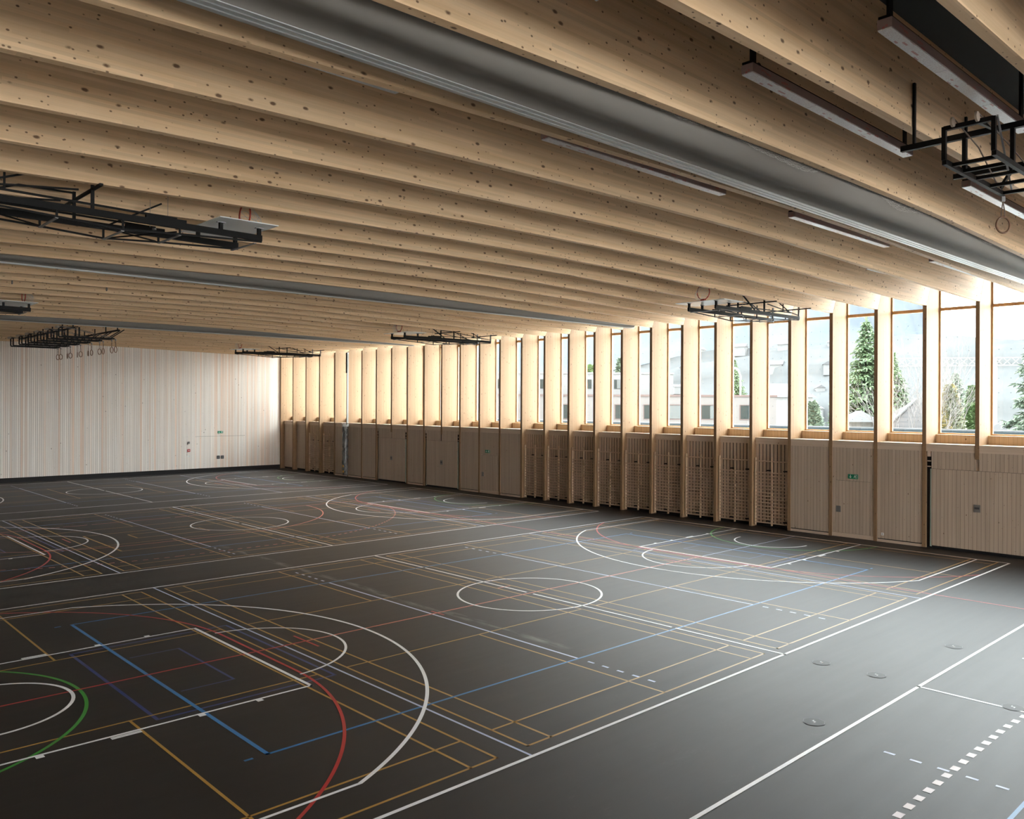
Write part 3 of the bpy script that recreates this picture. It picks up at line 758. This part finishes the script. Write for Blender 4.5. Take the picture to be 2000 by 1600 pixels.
rigs_y = {}
NR = 3
rig(-10.55, NR, -1, 'black ring rig with ropes under the near beams at right edge', [yk(k) - .02 for k in (-3, -4, -5)])
rig(25.35, 6, 1, 'black ring rig with six double arms under the far beams at left', [yk(k) + .14 for k in range(19, 25)])
def make_ring():
    r = empty('gymnastic_ring', (0, 0, 0))
    n = 36
    MB().tube([(0, .095*math.cos(2*PI*i/n), -.36 + .105*math.sin(2*PI*i/n)) for i in range(n)], .013, 8, closed=True).build('ring', M['ringwood'], r, smooth=True)
    g = MB(); g.tube([(0, -.022, -.27), (0, -.028, -.20), (0, -.006, -.08), (0, 0, 0)], .007, 6); g.tube([(0, .022, -.27), (0, .028, -.20), (0, .006, -.08), (0, 0, 0)], .007, 6); g.build('strap', M['rope'], r)
    MB().box(-.012, .012, -.025, .025, -.05, .02).build('shackle', M['zinc'], r)
    return r
ring = make_ring(); first = True
def put_ring(x, y, z, rz, lb, grp, sc=1.0):
    global first
    r = ring if first else copy_tree(ring); first = False
    r.location = (x, y, z); r.rotation_euler = (0, 0, rz); r.scale = (sc, sc, sc); tag(r, lb, 'gymnastic ring', grp)
put_ring(-2.04, -10.55 - 1.03 + .265, 7.432, .9, 'single brown gymnastic ring hanging at the right edge', None)
for i in range(6):
    yc = 25.35 - .45 + 1.72*i
    for j, dy in enumerate((-.265, .265)):
        nm = ['pair nearest the camera', 'second pair from camera', 'third pair from camera', 'fourth pair from camera', 'fifth pair from camera', 'farthest pair'][i]
        put_ring(-2.0, yc + dy, 7.46, random.uniform(-1.0, .5) if j else random.uniform(-.9, -.5), 'gymnastic ring of the far rig, ' + nm + (', right one' if j == 0 else ', left one'), 'gymnastic rings of the far rig', 1.25)
# two small hooks under a far beam
for x, y, lb in ((-8.45, yk(11) + .06, 'small metal eye hook under a beam, left of two'), (-6.0, yk(11) + .06, 'small metal eye hook under a beam, right of two')):
    o = MB().tube([(0, .05*math.cos(2*PI*i/14), -.05 + .05*math.sin(2*PI*i/14)) for i in range(14)], .012, 6, closed=True).build('eye_hook', M['zinc'], loc=(x, y, zb(x))); tag(o, lb, 'hook')

# ------------------------------------------------------------------ wrapped pad in front of a post, with its tall track
r = thing('wrapped_pad', 'tall grey padded bundle in clear plastic wrap against a post', 'pad', (13.84, yk(23) + .02, 0))
m, t, b = new_mat('wrapped_padding')
tcn = t.nodes.new('ShaderNodeTexCoord'); mp = t.nodes.new('ShaderNodeMapping'); mp.inputs['Scale'].default_value = (9, 9, .7); t.links.new(tcn.outputs['Object'], mp.inputs[0])
n_ = t.nodes.new('ShaderNodeTexNoise'); n_.inputs['Scale'].default_value = 2.2; n_.inputs['Detail'].default_value = 4; t.links.new(mp.outputs[0], n_.inputs[0])
t.links.new(ramp(t, n_.outputs[0], [(0.38, (0.045, 0.042, 0.035)), (0.68, (0.30, 0.30, 0.29))]), b.inputs['Base Color']); b.inputs['Roughness'].default_value = .25
pts, rs = [], []
for i in range(30): pts.append((.012*math.sin(i*1.3), .012*math.cos(i*.9), .10 + 3.12*i/29)); rs.append(.19 + .012*math.sin(i*1.9) - (.03 if i < 3 else 0))
MB().tube(pts, rs, 18).build('padding', m, r, smooth=True)
g = MB(); n = 18
for i in range(n):
    a0, a1 = 2*PI*i/n, 2*PI*(i+1)/n; h0 = .16 + .07*math.sin(i*2.3); h1 = .16 + .07*math.sin((i+1)*2.3) if i < n-1 else .16
    g.add([(.2*math.cos(a0), .2*math.sin(a0), 3.2), (.2*math.cos(a1), .2*math.sin(a1), 3.2), (.23*math.cos(a1), .23*math.sin(a1), 3.2+h1), (.23*math.cos(a0), .23*math.sin(a0), 3.2+h0)], [(0, 1, 2, 3)])
o = g.build('wrap_collar', plain('plastic_wrap', (.6, .6, .56), .2), r); sd = o.modifiers.new('t', 'SOLIDIFY'); sd.thickness = .004
for s_ in (-1, 1):
    MB().tube([(-.02, s_*.19, 2.75), (-.03, s_*.30, 2.86), (-.03, s_*.32, 2.98), (-.03, s_*.27, 3.05)], .014, 6).build('wrap_tie', M['black'], r)
MB().tube([(-.02, -.26, 2.8), (-.02, -.30, 2.3), (-.02, -.29, 1.9)], .008, 6).build('loose_cord', M['black'], r)
for z in (.28, .62): MB().tube([(0, 0, z), (0, 0, z+.1)], .2, 18).build('strap', M['orange'], r) if False else MB().box(-.21, -.17, -.12, -.05, z, z+.14).build('strap', M['orange'], r)
r = thing('post_track', 'tall pale metal track rising above the wrapped pad to the roof', 'track', (13.98, yk(23) + .02, 3.42))
MB().box(-.05, .05, -.05, .05, 0, 4.52).build('track_profile', M['alu'], r); MB().box(-.09, -.05, -.07, .07, 3.2, 4.50).build('motor_housing', M['dark_steel'], r)
for dy in (-.14, -.2): MB().tube([(-.06, dy, .05), (-.06, dy, 4.4)], .008, 5).build('guide_cable', M['zinc'], r)

exec_exterior = True
# ------------------------------------------------------------------ outside
ground = MB().box(-300, 400, -300, 400, -.6, -.31).build('ground', plain('pale_ground', (0.58, 0.57, 0.54), .9)); tag(ground, kind='structure')
r = thing('flat_roof_annex', 'low flat roof with pale metal edge just outside the windows', 'roof')
MB().box(15.75, 21.5, -44, 60, -.3, 3.40).build('roof_slab', plain('pale_roof_membrane', (0.78, 0.79, 0.80), .8), r)
MB().box(21.2, 21.5, -44, 60, 3.40, 3.66).build('parapet', plain('zinc_parapet', (0.016, 0.026, 0.031), .5, 0, .2), r)
MB().box(21.15, 21.55, -44, 60, 3.66, 3.72).build('coping', plain('pale_coping', (.045, .049, .051), .5, 0, .2), r)

def leaf_mat(name, c1, c2):
    m, t, b = new_mat(name)
    tcn = t.nodes.new('ShaderNodeTexCoord'); n = t.nodes.new('ShaderNodeTexNoise'); n.inputs['Scale'].default_value = 2.3; n.inputs['Detail'].default_value = 4
    t.links.new(tcn.outputs['Object'], n.inputs[0]); t.links.new(ramp(t, n.outputs[0], [(.36, c1), (.62, c2)]), b.inputs['Base Color']); b.inputs['Roughness'].default_value = .75
    return m
M['fir'] = leaf_mat('fir_green', (0.0474, 0.0759, 0.0358), (0.0969, 0.1453, 0.0653)); M['fir2'] = leaf_mat('grey_fir_green', (0.0632, 0.0895, 0.0610), (0.1211, 0.1527, 0.1031))
M['bark'] = plain('bark', (0.1369, 0.1053, 0.0842), .9); M['thuja'] = leaf_mat('thuja_green', (0.0580, 0.0948, 0.0294), (0.0948, 0.1474, 0.0527))
M['bush'] = leaf_mat('pale_olive_leaf', (0.1106, 0.1211, 0.0737), (0.1685, 0.1737, 0.1211)); M['gold'] = leaf_mat('yellow_leaf', (0.1790, 0.1474, 0.0527), (0.2317, 0.1895, 0.0842))
M['twig'] = plain('pale_twig', (0.0895, 0.0779, 0.0716), .9)
def spray(mb, c, d, ln, wd, rnd):
    """a needle spray: a thin drooping pair of quads along d"""
    d = d.normalized(); s_ = d.cross(Vector((0, 0, 1)))
    if s_.length < .1: s_ = Vector((1, 0, 0))
    s_.normalize(); s_ = (s_ + Vector((rnd.uniform(-.5, .5), rnd.uniform(-.5, .5), rnd.uniform(-.6, .6)))).normalized()
    e = c + d*ln + Vector((0, 0, -.18*ln)); m_ = c + d*ln*.5
    mb.add([c, m_ + s_*wd, e, m_ - s_*wd], [(0, 1, 2, 3)])
def conifer(name, x, y, z0, h, rad, label, mat, seed, dens=1.0, lean=0.6):
    rnd = random.Random(seed); r = thing(name, label, 'tree', (x, y, z0))
    MB().tube([(0, 0, 0), (0, 0, h*.5), (0, 0, h)], [h*.022, h*.014, .02], 8).build('trunk', M['bark'], r)
    mb = MB(); br = MB(); z = h*.06
    while z < h*.985:
        f = 1 - z/h; R = rad*(f**.85)*(1 + rnd.uniform(-.12, .12)); nb = max(4, int(8*dens*(0.5+f)))
        for i in range(nb):
            a = 2*PI*(i + rnd.random()*.8)/nb; ln = R*rnd.uniform(.72, 1.08)
            d = Vector((math.cos(a), math.sin(a), rnd.uniform(-.22, .12)))
            tip = Vector((0, 0, z)) + d*ln
            br.tube([(0, 0, z), tuple(tip)], [.03*f + .01, .006], 4, cap=False)
            steps = max(4, int(ln/.10*dens))
            for s_ in range(steps):
                u = (s_ + rnd.random())/steps; c = Vector((0, 0, z)) + d*ln*u
                for side in (-1, 1, 0):
                    sd_ = Vector((-d.y*side, d.x*side, rnd.uniform(-.5, .35))) + d*rnd.uniform(.3, .9)
                    spray(mb, c, sd_, rnd.uniform(.2, .4)*(.5 + .6*f + .3), rnd.uniform(.045, .085), rnd)
        z += h*.021/dens*rnd.uniform(.8, 1.2)
    for i in range(10): spray(mb, Vector((0, 0, h*(.955+.004*i))), Vector((rnd.uniform(-1, 1), rnd.uniform(-1, 1), 1.6)), .3, .05, rnd)
    br.build('branches', M['bark'], r); mb.build('foliage', mat, r)
    return r
def bushy(name, x, y, z0, h, rx, label, mats, seed, n=2600, cat='tree', top=.25, size=.16):
    rnd = random.Random(seed); r = thing(name, label, cat, (x, y, z0))
    MB().tube([(0, 0, 0), (.05, 0, h*.5), (0, 0, h*.8)], [.12, .07, .02], 7).build('trunk', M['bark'], r)
    parts = [MB() for _ in mats]
    for i in range(n):
        u = rnd.random(); z = h*(.05 + .95*u); prof = math.sin(PI*min(1, (u*.85 + .12)))**.6 if top > .5 else (1-u)**.55*min(1, u*5+.55)
        a = rnd.uniform(0, 2*PI); q = rx*prof*math.sqrt(rnd.uniform(.25, 1))*(1 + .15*math.sin(3*a + seed + z*2))
        c = Vector((q*math.cos(a), q*math.sin(a), z)); d = Vector((math.cos(a), math.sin(a), rnd.uniform(.1, 1.4)))
        k = 0 if len(mats) == 1 else (0 if math.sin(a*2 + z*1.3 + seed) + rnd.uniform(-.5, .5) < .2 else 1)
        spray(parts[k], c, d, rnd.uniform(.7, 1.5)*size, rnd.uniform(.3, .6)*size, rnd)
    for p_, mt in zip(parts, mats): p_.build('foliage', mt, r)
    return r
conifer('spruce_tree', 29.7, 5.1, -.3, 9.75, 2.5, 'tall green spruce in the fourth window from the right', M['fir'], 3, 1.35)
conifer('pine_tree', 35.7, 6.3, -.3, 8.3, 2.6, 'broad green conifer behind bare shrub and tiled roof', M['fir'], 5, 1.3)
conifer('cedar_tree', 28.9, -4.1, -.3, 10.6, 3.0, 'large pale green conifer at the right edge of the last window', M['fir2'], 8, 1.35)
conifer('fir_tree', 49.6, 26.4, -.3, 9.2, 2.6, 'conifer with a street lamp beside it, rising behind the pink building', M['fir'], 11, 1.2)
conifer('small_fir_tree', 50.2, 7.7, -.3, 7.5, 2.5, 'dark blue-green conifer behind the pale leafy bush', M['fir2'], 13, 1.2)
bushy('cypress_tree', 39.1, 2.75, -.3, 6.1, .85, 'dense bright green pointed cypress beside the window post', [M['thuja']], 21, 5200, size=.26)
bushy('leafy_bush', 34.2, 2.35, -.3, 6.1, 1.05, 'pale olive bush with yellow leaves in the second window', [M['bush'], M['gold']], 22, 4200, cat='bush', size=.2)
bushy('round_bush', 41.6, 14.5, -.3, 5.2, 1.1, 'small grey-green bush low in the fifth window', [M['fir2']], 23, 2600, cat='bush', size=.26)
bushy('slim_cypress_tree', 45.3, 14.6, -.3, 6.2, .6, 'slim dark cypress standing behind the small grey-green bush', [M['fir']], 24, 1800, size=.24)
bushy('garden_tree', 41.8, 36.9, -.3, 8.5, 1.25, 'round green tree top above the white upper storey, left of two', [M['thuja']], 25, 3000, top=.8, size=.34)
bushy('hillside_tree', 43.9, 34.6, -.3, 9.1, 1.25, 'grey-green tree top above the white upper storey, right of two', [M['fir2']], 26, 3000, top=.4, size=.34)
# bare shrub
def bare(x, y, z0, h, lb, seed, sp_=1.0, nm='bare_shrub'):
    rnd = random.Random(seed); r = thing(nm, lb, 'shrub', (x, y, z0)); mb = MB()
    def grow(p, d, ln, rad, lv):
        q = p + d*ln; mid = (p+q)/2 + Vector((rnd.uniform(-.05, .05), rnd.uniform(-.05, .05), 0))*ln
        mb.tube([p, mid, q], [rad, rad*.85, rad*.6], 5, cap=False)
        if lv == 0: return
        for i in range(rnd.randint(2, 3)):
            nd = (d + Vector((rnd.uniform(-.6, .6), rnd.uniform(-.6, .6), rnd.uniform(-.1, .4)))).normalized(); grow(q, nd, ln*rnd.uniform(.6, .85), rad*.62, lv-1)
    for i in range(9):
        a = 2*PI*i/9; grow(Vector((0, 0, 0)), Vector((math.cos(a)*.35*sp_, math.sin(a)*.35*sp_, 1)).normalized(), h*.36, .035, 4)
    mb.build('branches', M['twig'], r); return r
bare(22.7, -.45, -.3, 6.1, 'pale bare shrub in front of the tiled roof, third window from right', 31)
bare(41.5, 6.4, -.3, 8.6, 'pale leafless tree behind the broad conifer', 32, 1.2, 'bare_tree')
# shed and tiled roof
def shed(x, y, rz, wd, dp, hw, hr, lb, wallm, roofm, nm='garden_shed', ov=.35):
    r = thing(nm, lb, 'building', (x, y, -.3), rz)
    MB().box(-wd/2, wd/2, -dp/2, dp/2, 0, hw).build('walls', wallm, r)
    g = MB(); a, b_ = wd/2 + ov, dp/2 + ov
    g.add([(-a, -b_, hw-.1), (a, -b_, hw-.1), (a, b_, hw-.1), (-a, b_, hw-.1), (-a*.45, 0, hw+hr), (a*.45, 0, hw+hr)], [(0, 1, 5, 4), (1, 2, 5), (2, 3, 4, 5), (3, 0, 4), (0, 3, 2, 1)])
    g.build('roof', roofm, r); return r
shedw = wood('grey_shed_boards', (0.1264, 0.1137, 0.1000), (0.0842, 0.0737, 0.0632), 'z', boards=.14, board_axis='x', gap=.15, knots=False)
tile = wood('brown_roof_tiles', (0.0223, 0.0169, 0.0149), (0.0162, 0.0121, 0.0108), 'x', boards=.22, board_axis='z', gap=.25, gapcol=(0.0081, 0.0060, 0.0054), knots=False)
slate = wood('grey_slate_roof', (0.0221, 0.0216, 0.0221), (0.0189, 0.0185, 0.0189), 'x', boards=.25, board_axis='z', gap=.1, gapcol=(0.0137, 0.0137, 0.0137), knots=False)
shed(24.6, 3.1, .78, .95, 1.0, 4.3, .42, 'grey boarded shed with pale hipped roof under the tall spruce', shedw, plain('pale_shed_roof', (0.0358, 0.0358, 0.0369), .7))
r = thing('tiled_house', 'long brown tiled roof behind the bare shrub', 'building', (25.5, 1.05, -.3), -.78)
MB().box(-1.0, 1.2, .05, 2.4, 0, 3.9).build('walls', plain('render_wall', (0.0608, 0.0567, 0.0527), .8), r)
MB().add([(-1.45, -.3, 3.75), (1.5, -.3, 3.75), (1.5, 2.7, 3.75), (-1.45, 2.7, 3.75), (.8, 1.2, 5.25), (1.0, 1.2, 5.25)], [(0, 1, 5, 4), (1, 2, 5), (2, 3, 4, 5), (3, 0, 4), (0, 3, 2, 1)]).build('roof', tile, r)
MB().bar((-1.45, -.3, 3.8), (.8, 1.2, 5.3), .16, .07).build('hip_ridge', plain('pale_ridge', (0.0405, 0.0405, 0.0391), .7), r)
shed(37.2, .6, .3, 1.3, 1.1, 3.75, .35, 'small dark-roofed hut below the bright green cypress', plain('hut_wall', (0.0527, 0.0421, 0.0379), .8), plain('dark_hut_roof', (0.0105, 0.0095, 0.0095), .7), 'hut')
shed(62.6, 29.2, -.78, 5, 5, 5.9, 1.3, 'house with grey slate roof behind the pink building', plain('house_wall', (0.0737, 0.0716, 0.0695), .8), slate, 'slate_house')
# housing block opposite
wa = plain('white_render', (0.0842, 0.0812, 0.0790), .85); pk = plain('pink_trim', (0.0474, 0.0274, 0.0232), .8); gls = plain('dark_window_glass', (0.0147, 0.0179, 0.0169), .3, 0, .1); crt = plain('window_curtain', (0.0421, 0.0443, 0.0421), .8); cr2 = plain('pale_pink_render', (0.0695, 0.0610, 0.0568), .85)
A = Vector((19.6, 33.0, 0)); Dv = Vector((.7125, -.7017, 0)); rz = math.atan2(Dv.y, Dv.x)
r = thing('apartment_block', 'long low white and pink apartment block opposite the windows', 'building', (A.x, A.y, -.3), rz)
Lb = 25.4
MB().box(0, Lb, 0, 12, 0, 5.55).build('lower_storeys', cr2, r)
MB().box(-.05, Lb + .05, -.06, 12, 5.55, 5.68).build('roof_edge', pk, r)
MB().box(0, 18.4, 1.2, 11, 5.68, 7.15).build('upper_storey', wa, r)
MB().box(-.05, 18.45, 1.14, 11, 7.15, 7.26).build('upper_roof_edge', wa, r)
for (u0, u1) in ((1.2, 2.6), (3.9, 4.9), (6.3, 7.4), (9.4, 10.9), (14.2, 15.2), (16.2, 19.4), (20.2, 21.9), (22.9, 24.6)):
    f = MB(); f.box(u0-.06, u1+.06, -.03, .02, 3.95, 4.0); f.box(u0-.06, u1+.06, -.03, .02, 4.95, 5.0); f.box(u0-.06, u0, -.03, .02, 4.0, 4.95); f.box(u1, u1+.06, -.03, .02, 4.0, 4.95)
    wf = f.build('window_surround', pk, r); MB().box(u0, u1, -.012, .01, 4.0, 4.95).build('pane', gls, wf)
    MB().box(u0 + (u1-u0)*.35, u0 + (u1-u0)*.8, -.022, -.012, 4.02, 4.93).build('blind', crt, wf)
for (u0, u1) in ((.5, 2.2), (4.6, 6.4), (8.0, 9.8), (11.0, 12.6), (14.2, 15.4), (16.8, 17.6)):
    wf = MB().box(u0, u1, 1.17, 1.19, 6.1, 6.75).build('upper_window', gls, r); MB().box(u0+.2, u0+.9, 1.15, 1.17, 6.12, 6.73).build('blind', crt, wf)
# street lamp, crane
r = thing('street_lamp', 'white curved street lamp in front of the conifer behind the block', 'street lamp', (45.9, 23.3, -.3))
MB().tube([(0, 0, 0), (0, 0, 7.4), (-.15, .12, 7.9), (-.55, .45, 8.15), (-.9, .75, 8.1)], .06, 8).build('lamp_pole', M['white'], r); MB().box(-1.3, -.85, .65, .85, 8.02, 8.12).build('lamp_head', M['white'], r)
r = thing('tower_crane', 'pale lattice jib of a tower crane above the roofs', 'crane', (114.8, 26.3, -.3))
crm = plain('crane_paint', (0.0379, 0.0347, 0.0316), .6); g = MB()
for i in range(22):
    u = i; p0 = Vector((-14 + u, 12 - .85*u*1.0, 10.6 + .02*u)); p1 = p0 + Vector((1, -.85, .02))
    for dz in (0, 1.1): g.bar(p0 + Vector((0, 0, dz)), p1 + Vector((0, 0, dz)), .16, .16)
    g.bar(p0, p1 + Vector((0, 0, 1.1)), .1, .1); g.bar(p0 + Vector((0, 0, 1.1)), p1, .1, .1)
g.build('jib', crm, r); MB().bar((1, -.6, 0), (1, -.6, 12), .9, .9).build('mast', crm, r)

# valley side: slopes with houses, and mountains behind; haze put into their pale colours
def slope(name, x0, mat, prof, seed, lb, nx=90, ny=14, rough=6.0):
    rnd = random.Random(seed); mb = MB(); vs = []
    for i in range(nx):
        u = i/(nx-1); yy = -160 + 560*u; H = prof(yy)
        for j in range(ny):
            v = j/(ny-1)
            vs.append((x0 + v*H*1.5 + rough*math.sin(yy*.021 + j), yy, -1 + H*v**.8 + rough*.35*math.sin(yy*.11 + j*1.7 + seed)*v + rnd.uniform(-1, 1)*rough*.1))
    fs = [(i*ny+j, (i+1)*ny+j, (i+1)*ny+j+1, i*ny+j+1) for i in range(nx-1) for j in range(ny-1)]
    o = mb.add(vs, fs).build(name, mat, smooth=True); tag(o, kind='structure'); return o
def slopemat(name, c1, c2, sc):
    m, t, b = new_mat(name); tcn = t.nodes.new('ShaderNodeTexCoord'); mp = t.nodes.new('ShaderNodeMapping'); mp.inputs['Scale'].default_value = (1, 1.0, .5); t.links.new(tcn.outputs['Object'], mp.inputs[0])
    n = t.nodes.new('ShaderNodeTexNoise'); n.inputs['Scale'].default_value = sc; n.inputs['Detail'].default_value = 9; n.inputs['Roughness'].default_value = .7; t.links.new(mp.outputs[0], n.inputs[0])
    t.links.new(ramp(t, n.outputs[0], [(.38, c1), (.62, c2)]), b.inputs['Base Color']); b.inputs['Roughness'].default_value = 1; b.inputs['Specular IOR Level'].default_value = 0
    return m
slope('hill_near', 150, slopemat('hazed_meadow', (0.0421, 0.0437, 0.0443), (0.0548, 0.0558, 0.0558), .05), lambda y: 16 + 6*math.sin(y*.02), 4, None, rough=2.5)
slope('hill_wooded', 230, slopemat('hazed_woods', (0.0418, 0.0479, 0.0540), (0.0540, 0.0588, 0.0628), .035), lambda y: 24 + 66*(lambda q: q*q*(3-2*q))(max(0, min(1, (y-80)/75))) + 3*math.sin(y*.06), 6, None, rough=5)
slope('mountain_far', 420, slopemat('hazed_mountain', (0.0379, 0.0421, 0.0453), (0.0453, 0.0479, 0.0500), .02), lambda y: 36 + 30*math.exp(-((y-82)/30)**2), 9, None, rough=9)
hm = plain('village_wall', (0.0632, 0.0621, 0.0610), .9); rm = plain('village_roof', (0.0316, 0.0305, 0.0316), .9)
rnd = random.Random(44)
vil = None
for i in range(18):
    yy = 72 + 3.4*i + rnd.uniform(-.4, .4); xx = (151, 161, 171, 181)[i % 4] + rnd.uniform(-1, 1); zz = 2 + (xx-150)*.55
    lbv = 'small pale hillside house among the village above the white block'
    if vil is None:
        vil = thing('village_house', lbv, 'house', (xx, yy, zz), .3, 'houses on the hillside'); vil.scale = (.45, .45, .45); MB().box(-4, 4, -3, 3, -3, 3.2).build('walls', hm, vil)
        MB().prism([(-3.6, 3.2), (3.6, 3.2), (0, 5.4)], 'x', -4.5, 4.5).build('roof', rm, vil)
    else:
        c = copy_tree(vil); c.location = (xx, yy, zz); c.rotation_euler = (0, 0, rnd.uniform(0, 3)); q = rnd.uniform(.3, .5); c.scale = (q, q, q)
